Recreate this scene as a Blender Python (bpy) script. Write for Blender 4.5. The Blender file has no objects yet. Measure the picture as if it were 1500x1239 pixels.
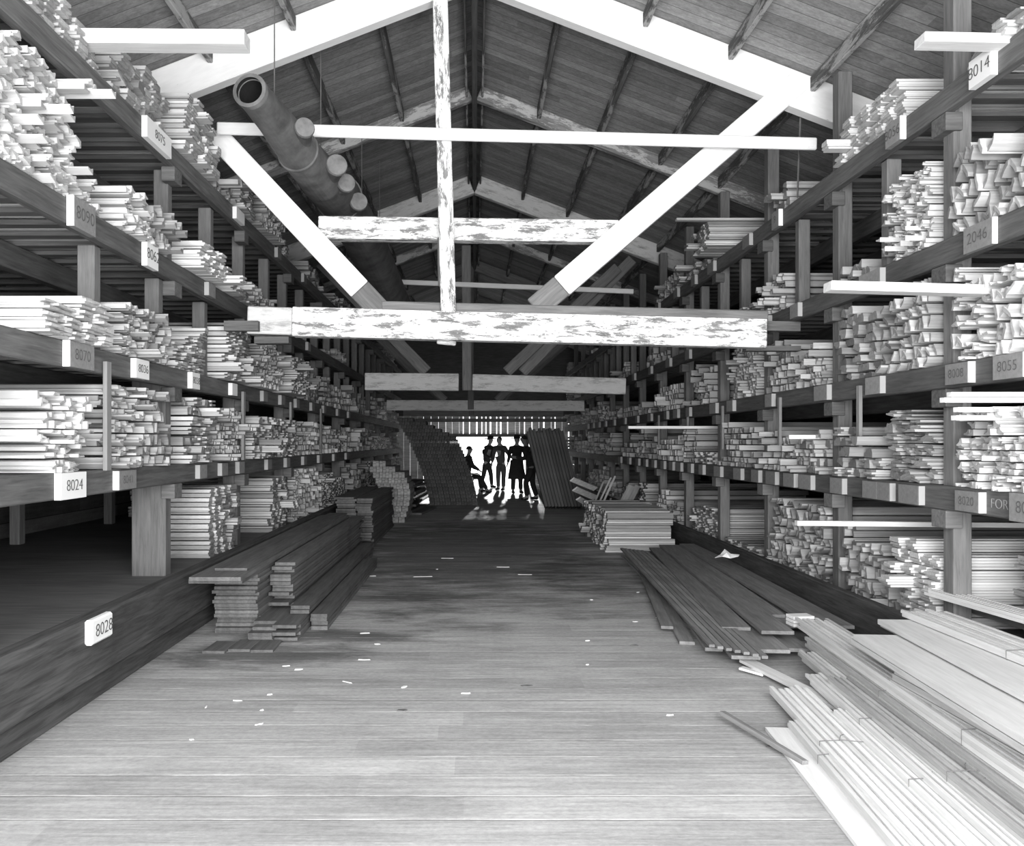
import bpy, math, random
import numpy as np
from mathutils import Vector, Matrix
R = random.Random(416)
C = bpy.context.scene.collection
SC = bpy.context.scene

# ------------------------------------------------------------------ camera, light, exposure
F = 1150.0                      # focal length in pixels of the 1500x1239 frame
VX, VY, CZ = 695.0, 648.0, 1.6  # vanishing point of the aisle, eye height
cam_d = bpy.data.cameras.new('camera'); cam = bpy.data.objects.new('camera', cam_d); C.objects.link(cam)
cam.location = (0, 0, CZ); cam.rotation_euler = (math.pi/2, 0, 0)
cam_d.sensor_width = 36; cam_d.lens = 36*F/1500
cam_d.shift_x = (750-VX)/1500; cam_d.shift_y = -(619.5-VY)/1500
cam_d.clip_end = 300
SC.camera = cam

w = bpy.data.worlds.new('sky'); SC.world = w; w.use_nodes = True
bg = w.node_tree.nodes['Background']; bg.inputs[0].default_value = (1, 1, 1, 1); bg.inputs[1].default_value = 2.6

def area(name, loc, rot, sx, sy, power):
    l = bpy.data.lights.new(name, 'AREA'); l.shape = 'RECTANGLE'; l.size = sx; l.size_y = sy; l.energy = power
    o = bpy.data.objects.new(name, l); o.location = loc; o.rotation_euler = rot; C.objects.link(o); return o
# daylight coming in through the open front doorway behind the camera
area('front_doorway_daylight', (0.3, -1.0, 2.2), (math.radians(90), 0, 0), 6.0, 4.2, 1280)
# low sun beyond the far doorway
s = bpy.data.lights.new('sun', 'SUN'); s.energy = 30; s.angle = math.radians(1)
so = bpy.data.objects.new('sun', s); so.rotation_euler = (math.radians(-79), 0, math.radians(-3)); C.objects.link(so)

SC.view_settings.view_transform = 'Standard'; SC.view_settings.look = 'None'
SC.view_settings.exposure = 0.0; SC.view_settings.gamma = 1; SC.view_settings.use_curve_mapping = False
SC.cycles.max_bounces = 6; SC.cycles.diffuse_bounces = 4; SC.cycles.glossy_bounces = 2
SC.cycles.sample_clamp_indirect = 4

def P(px, py, Y):
    return Vector(((px-VX)*Y/F, Y, CZ-(py-VY)*Y/F))

# ------------------------------------------------------------------ materials
class NT:
    def __init__(s, name, rough=.85, spec=.2):
        s.m = bpy.data.materials.new(name); s.m.use_nodes = True
        s.t = s.m.node_tree; s.b = s.t.nodes['Principled BSDF']
        s.b.inputs['Roughness'].default_value = rough; s.b.inputs['Specular IOR Level'].default_value = spec
    def n(s, kind, **kw):
        n = s.t.nodes.new(kind)
        for k, v in kw.items(): setattr(n, k, v)
        return n
    def l(s, a, b): s.t.links.new(a, b)
    def coord(s, scale=(1,1,1), out='Object'):
        c = s.n('ShaderNodeTexCoord'); m = s.n('ShaderNodeMapping'); m.inputs['Scale'].default_value = scale
        s.l(c.outputs[out], m.inputs[0]); return m.outputs[0]
    def noise(s, vec, scale, detail=4, rough=.6, dist=0):
        n = s.n('ShaderNodeTexNoise'); n.inputs['Scale'].default_value = scale; n.inputs['Detail'].default_value = detail
        n.inputs['Roughness'].default_value = rough; n.inputs['Distortion'].default_value = dist
        s.l(vec, n.inputs['Vector']); return n.outputs['Fac']
    def mr(s, v, a, b, c, d):
        n = s.n('ShaderNodeMapRange'); s.l(v, n.inputs[0])
        for i, x in enumerate((a, b, c, d)): n.inputs[i+1].default_value = x
        return n.outputs[0]
    def math(s, op, a, b=None):
        n = s.n('ShaderNodeMath', operation=op)
        for i, x in enumerate((a, b)):
            if x is None: continue
            if isinstance(x, (int, float)): n.inputs[i].default_value = x
            else: s.l(x, n.inputs[i])
        return n.outputs[0]
    def grey(s, v):
        c = s.n('ShaderNodeCombineColor')
        for i in range(3): s.l(v, c.inputs[i])
        s.l(c.outputs[0], s.b.inputs['Base Color'])
    def bump(s, v, strength=.3, dist=.01):
        b = s.n('ShaderNodeBump'); b.inputs['Strength'].default_value = strength; b.inputs['Distance'].default_value = dist
        s.l(v, b.inputs['Height']); s.l(b.outputs[0], s.b.inputs['Normal'])

def wood(name, base, var=.35, island=0.0, objvar=.15, rough=.85):
    t = NT(name, rough); v = t.coord((1.2, 16, 16))
    g = t.noise(v, 2.2, 5, .65, .4)
    g2 = t.noise(t.coord((.5, 2, 2)), 1.5, 3)
    f = t.math('MULTIPLY', t.mr(g, .3, .7, 1-var, 1+var), t.mr(g2, .3, .7, 1-var*.5, 1+var*.5))
    oi = t.n('ShaderNodeObjectInfo')
    f = t.math('MULTIPLY', f, t.mr(oi.outputs['Random'], 0, 1, 1-objvar, 1+objvar))
    if island:
        gi = t.n('ShaderNodeNewGeometry')
        f = t.math('MULTIPLY', f, t.mr(gi.outputs['Random Per Island'], 0, 1, 1-island, 1+island))
    t.grey(t.math('MULTIPLY', f, base)); t.bump(g, .25, .004)
    return t.m

def whitewash(name, lo, hi, white=.86, dark=.2, scale=3.0):
    """worn whitewash over brown wood: lo..hi of the noise is the ragged edge of the paint"""
    t = NT(name, .9); v = t.coord((.8, 3.6, 3.6))
    m = t.mr(t.noise(v, scale, 10, .8, .3), lo, hi, 0, 1)
    g = t.noise(t.coord((1.2, 16, 16)), 2.2, 5, .65)
    wd = t.math('MULTIPLY', t.mr(g, .3, .7, .6, 1.4), dark)
    wh = t.mr(t.noise(v, 7, 5), .2, .8, white*.85, white)
    mix = t.n('ShaderNodeMix'); t.l(m, mix.inputs[0]); t.l(wd, mix.inputs[2]); t.l(wh, mix.inputs[3])
    t.grey(mix.outputs[0]); t.bump(m, .3, .003)
    return t.m

def boards(name, axis, width, base, var, along, seam, seamv, blotch=.3, shade_stains=()):
    """boarding made of planks WIDTH wide, stacked along AXIS, running ALONG"""
    t = NT(name, .9, .02)
    c = t.n('ShaderNodeTexCoord'); sp = t.n('ShaderNodeSeparateXYZ'); t.l(c.outputs['Object'], sp.inputs[0])
    a = t.math('DIVIDE', sp.outputs[axis], width)
    idx = t.math('FLOOR', a); fr = t.math('FRACT', a)
    wn = t.n('ShaderNodeTexWhiteNoise', noise_dimensions='1D'); t.l(idx, wn.inputs['W'])
    off = t.math('MULTIPLY', wn.outputs['Value'], 7.3)
    bl = t.math('ADD', t.math('DIVIDE', sp.outputs[along], 3.6), off)
    cell = t.math('FLOOR', bl)
    wn2 = t.n('ShaderNodeTexWhiteNoise', noise_dimensions='2D'); cb = t.n('ShaderNodeCombineXYZ')
    t.l(idx, cb.inputs[0]); t.l(cell, cb.inputs[1]); t.l(cb.outputs[0], wn2.inputs['Vector'])
    sc = [18, 18, 18]; sc['XYZ'.index(along)] = .9
    g = t.noise(t.coord(tuple(sc)), 1.5, 5, .65)
    bs = [1.6, 1.6, 1.6]; bs['XYZ'.index(along)] = .6
    big = t.noise(t.coord(tuple(bs)), 1.5, 8, .72, .2)
    f = t.math('MULTIPLY', t.mr(wn2.outputs['Value'], 0, 1, 1-var, 1+var), t.mr(g, .3, .7, .8, 1.2))
    f = t.math('MULTIPLY', f, t.mr(big, .3, .7, 1-blotch, 1+blotch))
    for cx, cy, rx, ry, amt in shade_stains:   # shade by the left curb and down the aisle painted in, with spill
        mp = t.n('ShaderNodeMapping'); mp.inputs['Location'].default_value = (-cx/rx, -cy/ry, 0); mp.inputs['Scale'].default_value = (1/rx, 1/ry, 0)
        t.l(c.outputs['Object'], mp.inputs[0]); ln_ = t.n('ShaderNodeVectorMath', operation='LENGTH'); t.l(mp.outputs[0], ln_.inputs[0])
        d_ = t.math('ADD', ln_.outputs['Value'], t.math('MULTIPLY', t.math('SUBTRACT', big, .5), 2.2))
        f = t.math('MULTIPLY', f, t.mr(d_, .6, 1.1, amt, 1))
    f = t.math('MULTIPLY', f, t.mr(t.noise(t.coord((9, 14, 14)), 3, 6, .75), .3, .7, .82, 1.18))
    e = t.math('ABSOLUTE', t.math('SUBTRACT', fr, .5))
    sm = t.mr(e, .5-seam/width, .5, 0, 1)
    mix = t.n('ShaderNodeMix'); t.l(sm, mix.inputs[0]); t.l(t.math('MULTIPLY', f, base), mix.inputs[2])
    if seamv > base:   # dusty pale seams, broken along their length
        gate = t.mr(t.noise(t.coord(tuple(x*.25 if x > 1 else x for x in sc)), 3, 3), .48, .6, 0, 1)
        s2 = t.math('MULTIPLY', sm, gate); t.l(s2, mix.inputs[0])
    mix.inputs[3].default_value = seamv
    t.grey(mix.outputs[0]); t.bump(t.math('SUBTRACT', g, sm), .4, .006)
    return t

M = {}
M['post'] = wood('post_wood', .145, .3)
M['rail'] = wood('rail_wood', .10, .35)
M['block'] = wood('block_wood', .22, .15)
M['white'] = NT('white_paint', .8).m; M['white'].node_tree.nodes['Principled BSDF'].inputs['Base Color'].default_value = (.75, .75, .75, 1)
M['dull'] = NT('dull_paint', .8).m; M['dull'].node_tree.nodes['Principled BSDF'].inputs['Base Color'].default_value = (.36, .36, .36, 1)
M['ink'] = NT('black_ink', .8).m; M['ink'].node_tree.nodes['Principled BSDF'].inputs['Base Color'].default_value = (.09, .09, .09, 1)
M['chalk'] = NT('chalk', .9).m; M['chalk'].node_tree.nodes['Principled BSDF'].inputs['Base Color'].default_value = (.30, .30, .30, 1)
M['stick'] = wood('moulding_wood', .37, .2, .4, .2)
M['pale'] = wood('pale_new_wood', .56, .12, .2, .1)
M['end'] = wood('end_grain', .25, .2, .4, .25)
M['endpale'] = wood('pale_end_grain', .36, .2, .3, .2)
M['brown'] = wood('floor_board_wood', .19, .3, .2, .25)
M['brown2'] = wood('stained_board_wood', .105, .3, .25, .2)
M['dark'] = wood('dark_board_wood', .09, .3, .25, .2)
M['lath'] = wood('lath_wood', .28, .15, .3, .15)
M['curb'] = wood('curb_wood', .055, .5)
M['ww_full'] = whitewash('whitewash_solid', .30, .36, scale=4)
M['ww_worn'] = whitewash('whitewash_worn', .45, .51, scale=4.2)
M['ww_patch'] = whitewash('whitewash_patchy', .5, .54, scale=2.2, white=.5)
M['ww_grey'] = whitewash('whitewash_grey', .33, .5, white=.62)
M['deckwood'] = wood('shelf_wood', .13, .3)
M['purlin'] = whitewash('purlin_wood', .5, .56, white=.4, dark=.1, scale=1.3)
M['iron'] = None
t = NT('duct_iron', .6, .4); g = t.noise(t.coord((1, 1, 1)), 5, 5, .6); t.grey(t.mr(g, .3, .75, .055, .16)); M['iron'] = t.m
t = NT('duct_cap_iron', .6, .4); g = t.noise(t.coord((1, 1, 1)), 9, 4, .6); t.grey(t.mr(g, .3, .7, .09, .2)); M['cap'] = t.m
def plain(name, v, rough=.9):
    t = NT(name, rough); g = t.noise(t.coord((1, 1, 1)), 14, 3); t.grey(t.mr(g, .2, .8, v*.75, v*1.25)); return t.m
M['paper'] = plain('paper', .8); M['string'] = plain('string', .15); M['chip'] = plain('chip_wood', .62)
M['cloth'] = plain('dark_cloth', .025); M['cloth2'] = plain('grey_cloth', .06); M['skin'] = plain('skin', .25)
M['felt'] = plain('black_felt', .022); M['leather'] = plain('leather', .02); M['shirt'] = plain('shirt', .3)
M['earth'] = plain('yard_earth', .55)

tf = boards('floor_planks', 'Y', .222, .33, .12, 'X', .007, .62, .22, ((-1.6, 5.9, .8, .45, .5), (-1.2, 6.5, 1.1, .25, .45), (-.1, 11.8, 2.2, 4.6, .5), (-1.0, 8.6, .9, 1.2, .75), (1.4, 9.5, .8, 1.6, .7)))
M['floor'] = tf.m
M['roof'] = boards('roof_boards', 'Y', .145, .27, .22, 'X', .006, .10, .15).m
M['wallh'] = boards('wall_boards', 'Z', .2, .12, .4, 'Y', .01, .015, .3).m
M['wallv'] = wood('end_wall_boards', .75, .3, .3)

# ------------------------------------------------------------------ mesh helpers
MW = {}
def mat_of(o): return MW.get(o.name, Matrix.Identity(4))
def place(o, m, parent=None):
    C.objects.link(o); MW[o.name] = m.copy()
    if parent is not None:
        o.parent = parent; o.matrix_basis = mat_of(parent).inverted() @ m
    else: o.matrix_basis = m
    return o
def tag(o, label=None, cat=None, group=None, kind=None):
    if label: o['label'] = label
    if cat: o['category'] = cat
    if group: o['group'] = group
    if kind: o['kind'] = kind
    return o
def empty(name, loc, label=None, cat=None, group=None, rz=0):
    o = bpy.data.objects.new(name, None)
    place(o, Matrix.Translation(Vector(loc)) @ Matrix.Rotation(rz, 4, 'Z'))
    return tag(o, label, cat, group)
class MB:
    def __init__(s): s.v = []; s.f = []; s.m = []
    def add(s, vs, fs, mi=0):
        b = len(s.v); s.v += [tuple(x) for x in vs]; s.f += [tuple(b+i for i in f) for f in fs]; s.m += [mi]*len(fs)
    def box(s, x0, x1, y0, y1, z0, z1, mi=0, end=None):
        s.add([(x0,y0,z0),(x1,y0,z0),(x1,y1,z0),(x0,y1,z0),(x0,y0,z1),(x1,y0,z1),(x1,y1,z1),(x0,y1,z1)],
              [(0,3,2,1),(4,5,6,7),(0,1,5,4),(1,2,6,5),(2,3,7,6),(3,0,4,7)], mi)
        return s
    def prism(s, poly, x0, x1, skew=0, mi=0, endmi=None):
        """polygon in (y,z), extruded along x"""
        n = len(poly)
        s.add([(x0, p[0], p[1]) for p in poly] + [(x1, p[0]+skew, p[1]) for p in poly],
              [tuple(range(n-1, -1, -1)), tuple(range(n, 2*n))] + [(i, (i+1)%n, n+(i+1)%n, n+i) for i in range(n)], mi)
        if endmi is not None: s.m[-n-2] = s.m[-n-1] = endmi
    def tube(s, pts, rad, n=24, caps=(True, True), mi=0):
        rings = []
        for i, p in enumerate(pts):
            a = (pts[min(i+1, len(pts)-1)] - pts[max(i-1, 0)]).normalized()
            u = a.cross(Vector((0, 0, 1)));  u = u.normalized() if u.length > 1e-4 else Vector((1, 0, 0))
            v = a.cross(u); rings.append([p + u*rad[i]*math.cos(2*math.pi*k/n) + v*rad[i]*math.sin(2*math.pi*k/n) for k in range(n)])
        b = [x for r in rings for x in r]; fs = []
        for i in range(len(pts)-1):
            for k in range(n): fs.append((i*n+k, i*n+(k+1)%n, (i+1)*n+(k+1)%n, (i+1)*n+k))
        if caps[0]: fs.append(tuple(range(n)))
        if caps[1]: fs.append(tuple(range(len(b)-1, len(b)-n-1, -1)))
        s.add(b, fs, mi)
    def mesh(s, name, *mats):
        me = bpy.data.meshes.new(name); me.from_pydata(s.v, [], s.f)
        for m in mats: me.materials.append(m)
        if len(mats) > 1: me.polygons.foreach_set('material_index', s.m)
        me.update(); return me
    def obj(s, name, mats, parent=None, m=Matrix.Identity(4), bevel=0, smooth=False):
        mats = mats if isinstance(mats, (list, tuple)) else [mats]
        me = s.mesh(name, *mats)
        if smooth: me.polygons.foreach_set('use_smooth', [True]*len(me.polygons))
        o = bpy.data.objects.new(name, me); place(o, m, parent)
        if bevel:
            b = o.modifiers.new('bevel', 'BEVEL'); b.width = bevel; b.segments = 1; b.limit_method = 'ANGLE'
        return o
def frame(p0, p1, side):
    a = (p1-p0).normalized(); s_ = (side - a*side.dot(a)).normalized(); t_ = a.cross(s_)
    m = Matrix((a, s_, t_)).transposed().to_4x4(); m.translation = p0; return m
def beam(name, p0, p1, w_, d_, mat, parent=None, side=Vector((0, 1, 0)), bevel=.008):
    """straight timber from p0 to p1; d_ measured along SIDE, w_ across it"""
    p0 = Vector(p0); p1 = Vector(p1)
    return MB().box(0, (p1-p0).length, -d_/2, d_/2, -w_/2, w_/2).obj(name, mat, parent, frame(p0, p1, side), bevel)

# ------------------------------------------------------------------ setting
XR, XL = 3.30, 2.65            # rack faces right and left of the camera
WR, WL, YN, YF = 6.4, 5.8, -1.0, 30.0
RZ, SL = 6.62, .385            # underside of roof boarding at the ridge, slope
def roofz(x): return RZ - SL*abs(x)
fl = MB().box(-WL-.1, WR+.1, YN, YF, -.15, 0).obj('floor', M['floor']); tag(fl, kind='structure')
rf = MB()
for sx, X in ((-1, WL+.6), (1, WR+.6)):
    a = [(0, YN-.4, RZ), (sx*X, YN-.4, RZ-SL*X), (sx*X, YF+.4, RZ-SL*X), (0, YF+.4, RZ)]
    rf.add(a + [(x, y, z+.06) for x, y, z in a], [(0,1,2,3),(7,6,5,4),(0,4,5,1),(1,5,6,2),(2,6,7,3),(3,7,4,0)])
tag(rf.obj('ceiling', M['roof']), kind='structure')
for nm, x0, x1 in (('wall_left', -WL-.12, -WL), ('wall_right', WR, WR+.12)):
    z = roofz(max(abs(x0), abs(x1)))
    tag(MB().box(x0, x1, YN, YF, 0, z).obj(nm, M['wallh']), kind='structure')
# near wall behind the camera, with its wide open doorway
nw = MB()
def gable(mb, y, x0, x1, z0, th=.08):
    za, zb = roofz(x0), roofz(x1)
    pts = [(x0, z0), (x1, z0), (x1, zb)] + ([(0, RZ)] if x0 < 0 < x1 else []) + [(x0, za)]
    n = len(pts); mb.add([(x, y, z) for x, z in pts] + [(x, y+th, z) for x, z in pts],
        [tuple(range(n)), tuple(range(2*n-1, n-1, -1))] + [(i, n+i, n+(i+1)%n, (i+1)%n) for i in range(n)])
gable(nw, YN-.1, -WL, -2.75, 0); gable(nw, YN-.1, 3.35, WR, 0); gable(nw, YN-.1, -2.75, 3.35, 4.6)
tag(nw.obj('wall_near', M['wallh']), kind='structure')
# far wall: upright boards with cracks, low doorway in the middle
fw = MB(); x = -WL; DX0, DX1, DZ, SZ = -.95, 1.95, 1.83, 2.6
while x < WR:
    bw = R.uniform(.16, .3); gap = R.choice((.004, .008, .03, .05)) if abs(x-.6) < 3 else .003
    x1 = min(x+bw, WR); z0 = DZ if (x1 > DX0 and x < DX1) else 0
    fw.box(x, x1-gap, YF+R.uniform(0, .02), YF+.04, z0, SZ); x = x1
nlow = len(fw.f); gable(fw, YF, -WL, WR, SZ, .03); fw.m[nlow:] = [1]*(len(fw.f)-nlow)
tag(fw.obj('wall_far', [M['wallv'], M['dark']]), kind='structure')
tr = MB().box(-WL, WR, YF-.08, YF, DZ+.55, DZ+.68).box(DX0-.1, DX1+.1, YF-.06, YF, DZ-.02, DZ+.1).box(DX0-.12, DX0, YF-.08, YF, 0, DZ).box(DX1, DX1+.12, YF-.08, YF, 0, DZ)
tag(tr.obj('trim_1', M['dark'], bevel=.005), kind='structure')
tag(MB().box(-60, 60, YF+.1, 120, -.3, -.16).obj('yard_ground', M['earth']), 'bright bare yard ground outside the far doorway', 'ground', kind='structure')

# ------------------------------------------------------------------ roof frame
def member(name, p0, p1, w_, d_, mat, par): return beam(name, p0, p1, w_, d_, mat, par, bevel=.01)
def rafters(par, Y, depth, th, mat, mat2=None):
    for sx, X in ((-1, WL-.05), (1, WR-.05)):
        x0 = sx*.06; p0 = Vector((x0, Y, roofz(x0)-depth/2/math.cos(math.atan(SL))-.005)); p1 = Vector((sx*X, Y, roofz(X)-depth/2/math.cos(math.atan(SL))-.005))
        member('rafter', p0, p1, depth, th, mat if sx > 0 or mat2 is None else mat2, par)
T1 = 8.0
tr1 = empty('roof_truss', (0, T1, 2.6), 'nearest roof truss, brightly whitewashed, its broad bottom chord spanning the aisle', 'roof truss')
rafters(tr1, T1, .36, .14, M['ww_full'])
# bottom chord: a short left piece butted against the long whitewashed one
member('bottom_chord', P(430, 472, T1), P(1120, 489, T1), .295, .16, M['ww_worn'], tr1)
tag(member('chord_end_piece', P(365, 470, T1), P(429.5, 472, T1), .275, .16, M['ww_grey'], tr1), 'cut end piece of the bottom chord, greyer and finely checked')
tag(member('chord_cap', P(560, 449, T1-.01), P(1122, 463, T1-.01), .09, .15, M['post'], tr1), 'unpainted brown plank on top of the bottom chord')
member('king_post', P(657, 458, T1-.12), P(644, -35, T1-.12), .15, .08, M['ww_worn'], tr1)
member('brace', P(528, 425, T1), P(316, 198, T1), .23, .15, M['ww_full'], tr1)
tag(member('brace_foot', P(560, 459, T1), P(528.5, 425.5, T1), .23, .15, M['post'], tr1), 'bare brown foot of the left brace')
member('brace', P(822, 420, T1), P(1166, 124, T1), .24, .15, M['ww_full'], tr1)
tag(member('brace_foot', P(783, 453.5, T1), P(821.5, 420.4, T1), .24, .15, M['post'], tr1), 'bare brown foot of the right brace')
member('cross_tie', P(318, 188, T1-.2), P(1196, 211, T1-.2), .12, .04, M['ww_full'], tr1)
for a, b in (((640, 500), (668, 503)),): member('bolt_plate', P(*a, T1-.09), P(*b, T1-.09), .05, .03, M['ww_patch'], tr1)

YB = 8.152
member('collar_beam', P(468, 335, YB), P(905, 341, YB), .23, .15, M['ww_worn'], tr1)
member('collar_hanger', P(646, 420, YB-.1), P(645, 348, YB-.1), .06, .05, M['post'], tr1)
member('iron_rod', P(1174, 140, T1+.1), P(1168, 290, T1+.1), .02, .02, M['iron'], tr1)
for Y, dp, nm in ((11.0, .21, 'second rafter pair from the camera, thin, with patchy whitewash near the ridge'), (18.2, .2, 'thin rafter pair just beyond the second truss'), (4.5, .21, 'rafter pair nearest above the camera')):
    e = empty('rafter_pair', (0, Y, 6.3), nm, 'rafter'); rafters(e, Y, dp, .1, M['ww_patch'])
T2 = 14.7
tr2 = empty('roof_truss', (0, T2, 2.6), 'second roof truss, greyer, seen beneath the chord of the nearest one', 'roof truss')
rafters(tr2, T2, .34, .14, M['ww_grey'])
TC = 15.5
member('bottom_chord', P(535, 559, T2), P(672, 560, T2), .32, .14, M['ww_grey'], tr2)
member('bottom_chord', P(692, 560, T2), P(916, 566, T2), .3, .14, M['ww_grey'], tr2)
member('king_post', P(684, 572, T2-.1), P(683, 360, T2-.1), .17, .1, M['post'], tr2)
member('brace', P(742, 545, T2), P(905, 392, T2), .2, .1, M['post'], tr2)
member('brace', P(765, 546, T2+.2), P(926, 380, T2+.2), .2, .1, M['post'], tr2)
member('brace', P(625, 545, T2), P(470, 385, T2), .22, .1, M['post'], tr2)
member('cross_tie', P(585, 413, T2-.15), P(928, 427, T2-.15), .09, .04, M['ww_full'], tr2)
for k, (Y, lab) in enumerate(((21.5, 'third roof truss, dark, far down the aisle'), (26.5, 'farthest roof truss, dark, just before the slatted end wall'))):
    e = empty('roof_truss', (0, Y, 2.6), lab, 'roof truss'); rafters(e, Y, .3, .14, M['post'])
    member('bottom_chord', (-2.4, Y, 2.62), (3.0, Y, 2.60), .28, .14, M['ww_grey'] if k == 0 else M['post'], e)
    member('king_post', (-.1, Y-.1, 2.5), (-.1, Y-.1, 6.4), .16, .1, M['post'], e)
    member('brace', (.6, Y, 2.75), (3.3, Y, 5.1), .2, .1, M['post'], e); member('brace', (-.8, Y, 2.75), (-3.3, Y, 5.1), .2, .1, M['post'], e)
# purlins run the length of the roof under the boards
words = ('first', 'second', 'third', 'fourth', 'fifth', 'sixth')
for sx, xs in ((-1, (1.01, 1.83, 2.67, 3.5, 4.4, 5.2)), (1, (.90, 1.73, 2.59, 3.42, 4.4, 5.3))):
    for k, X in enumerate(xs):
        z = roofz(X)-.085
        o = beam('roof_purlin', (sx*X, YN, z), (sx*X, YF-.05, z), .15, .055, M['purlin'], side=Vector((1, 0, 0)))
        tag(o, '%s roof purlin %s of the ridge, running the length of the roof' % (words[k], 'left' if sx < 0 else 'right'), 'purlin', 'purlins %s of the ridge' % ('left' if sx < 0 else 'right'))
rb = empty('ridge_beam', (0, 0, RZ-.2), 'dark ridge beam with a plank on each side along the roof peak', 'beam')
beam('beam', (0, YN, RZ-.16), (0, YF-.05, RZ-.16), .3, .07, M['dark'], rb, Vector((1, 0, 0)))
for sx in (-1, 1): beam('side_plank', (sx*.11, YN, RZ-.14), (sx*.11, YF-.05, RZ-.14), .14, .03, M['purlin'], rb, Vector((1, 0, 0)))

# ------------------------------------------------------------------ iron dust duct under the left roof slope
dp = [P(366, 133, 6.6), P(402, 176, 7.1), P(437, 222, 7.6), P(470, 262, 8.3), P(497, 290, 9.2), P(530, 345, 10.6), P(556, 400, 12.4), P(580, 452, 14.5)]
dr = [.135, .16, .195, .23, .265, .28, .29, .3]
du = empty('iron_duct', dp[0], 'fat dark iron dust duct hanging under the left roof slope, open end towards the camera', 'duct')
m = MB(); m.tube(dp, dr, 32, (False, True)); m.tube([p for p in dp[:6]], [r-.012 for r in dr[:6]], 32, (False, True), 1)
m.obj('pipe', [M['iron'], M['felt']], du, smooth=False); 
rim = MB(); a = (dp[1]-dp[0]).normalized(); rim.tube([dp[0]-a*.012, dp[0]-a*.010, dp[0]+a*.04, dp[0]+a*.041], [dr[0]-.02, dr[0]+.012, dr[0]+.012, dr[0]-.02], 32, (False, False)); rim.obj('rim', M['cap'], du)
for k in (2, 4):
    m = MB(); a = (dp[k+1]-dp[k-1]).normalized(); m.tube([dp[k]-a*.02, dp[k]-a*.015, dp[k]+a*.015, dp[k]+a*.02], [dr[k]-.01, dr[k]+.014, dr[k]+.014, dr[k]-.01], 32, (False, False)); m.obj('seam_ring', M['iron'], du)
for (px, py, Yc, r_) , k in (((445, 190, 7.2, .085), 2), ((492, 244, 7.9, .1), 3), ((506, 270, 8.3, .09), 3), ((524, 297, 8.9, .095), 4)):
    c = P(px, py, Yc); b = dp[k]; d_ = (Vector((.35, -1, -.05))).normalized(); base = b + (c-b)*.35 + Vector((0, .1, 0))
    m = MB(); m.tube([base, c-d_*.06, c+d_*.05], [r_, r_, r_], 20, (False, False)); m.tube([c+d_*.045, c+d_*.05], [r_*1.06, r_*1.06], 20, (True, True)); st = m.obj('branch_stub', [M['iron']], du)
    m = MB(); m.tube([c+d_*.05, c+d_*.075], [r_*1.1, r_*1.0], 20, (True, True)); m.obj('stub_cap', M['cap'], st)
for k in (1, 3, 5, 6): # hanger straps to the roof
    p = dp[k]; beam('hanger_strap', p+Vector((0, 0, dr[k]-.02)), Vector((p.x, p.y, roofz(p.x))), .01, .006, M['iron'], du, bevel=0)

# ------------------------------------------------------------------ racks
ZR = [1.21, 2.065, 2.94, 4.01]; ZL = [1.32, 2.175, 3.11, 4.12]; RH = .17
def text_obj(txt, size, mat, m, parent, name='number'):
    cu = bpy.data.curves.new(name, 'FONT'); cu.body = txt; cu.size = size; cu.align_x = 'CENTER'; cu.align_y = 'CENTER'; cu.extrude = .0015; cu.offset = -.002
    o = bpy.data.objects.new(name, cu); me = bpy.data.meshes.new_from_object(o); me.name = name; me.materials.clear(); me.materials.append(mat)
    bpy.data.objects.remove(o); bpy.data.curves.remove(cu)
    return place(bpy.data.objects.new(name, me), m, parent)
def face_m(s, x, y, z):
    """text plane lying on a face towards the aisle: s=+1 right rack (faces -X), s=-1 left rack (faces +X)"""
    if s > 0: m = Matrix(((0, 0, -1), (-1, 0, 0), (0, 1, 0))).to_4x4()
    else: m = Matrix(((0, 0, 1), (1, 0, 0), (0, 1, 0))).to_4x4()
    m.translation = Vector((x, y, z)); return m
blk_cache = {}
def block(rack, s, z, y, ln, txt=None, pale=False, h=.13, d=.045, ttl=None):
    X = XR if s > 0 else XL
    key = (round(ln, 2), h, d, pale, txt is None)
    if key not in blk_cache:
        blk_cache[key] = MB().box(-d, 0, .012, ln, -h/2, h/2, 0).box(-d, 0, 0, .012, -h/2, h/2, 1).mesh('number_block', M['white'] if pale else M['block'], M['dull'] if (txt is None and not pale) else M['white'])
    o = bpy.data.objects.new('number_block', blk_cache[key])
    place(o, Matrix.Translation((s*X, y, z)) @ (Matrix.Identity(4) if s > 0 else Matrix.Scale(-1, 4, (1, 0, 0))), rack)
    if txt: text_obj(txt, h*.62, M['ink'], face_m(s, s*(X-d-.002), y+.012+(ln-.012)/2, z), o)
    return o
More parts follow.
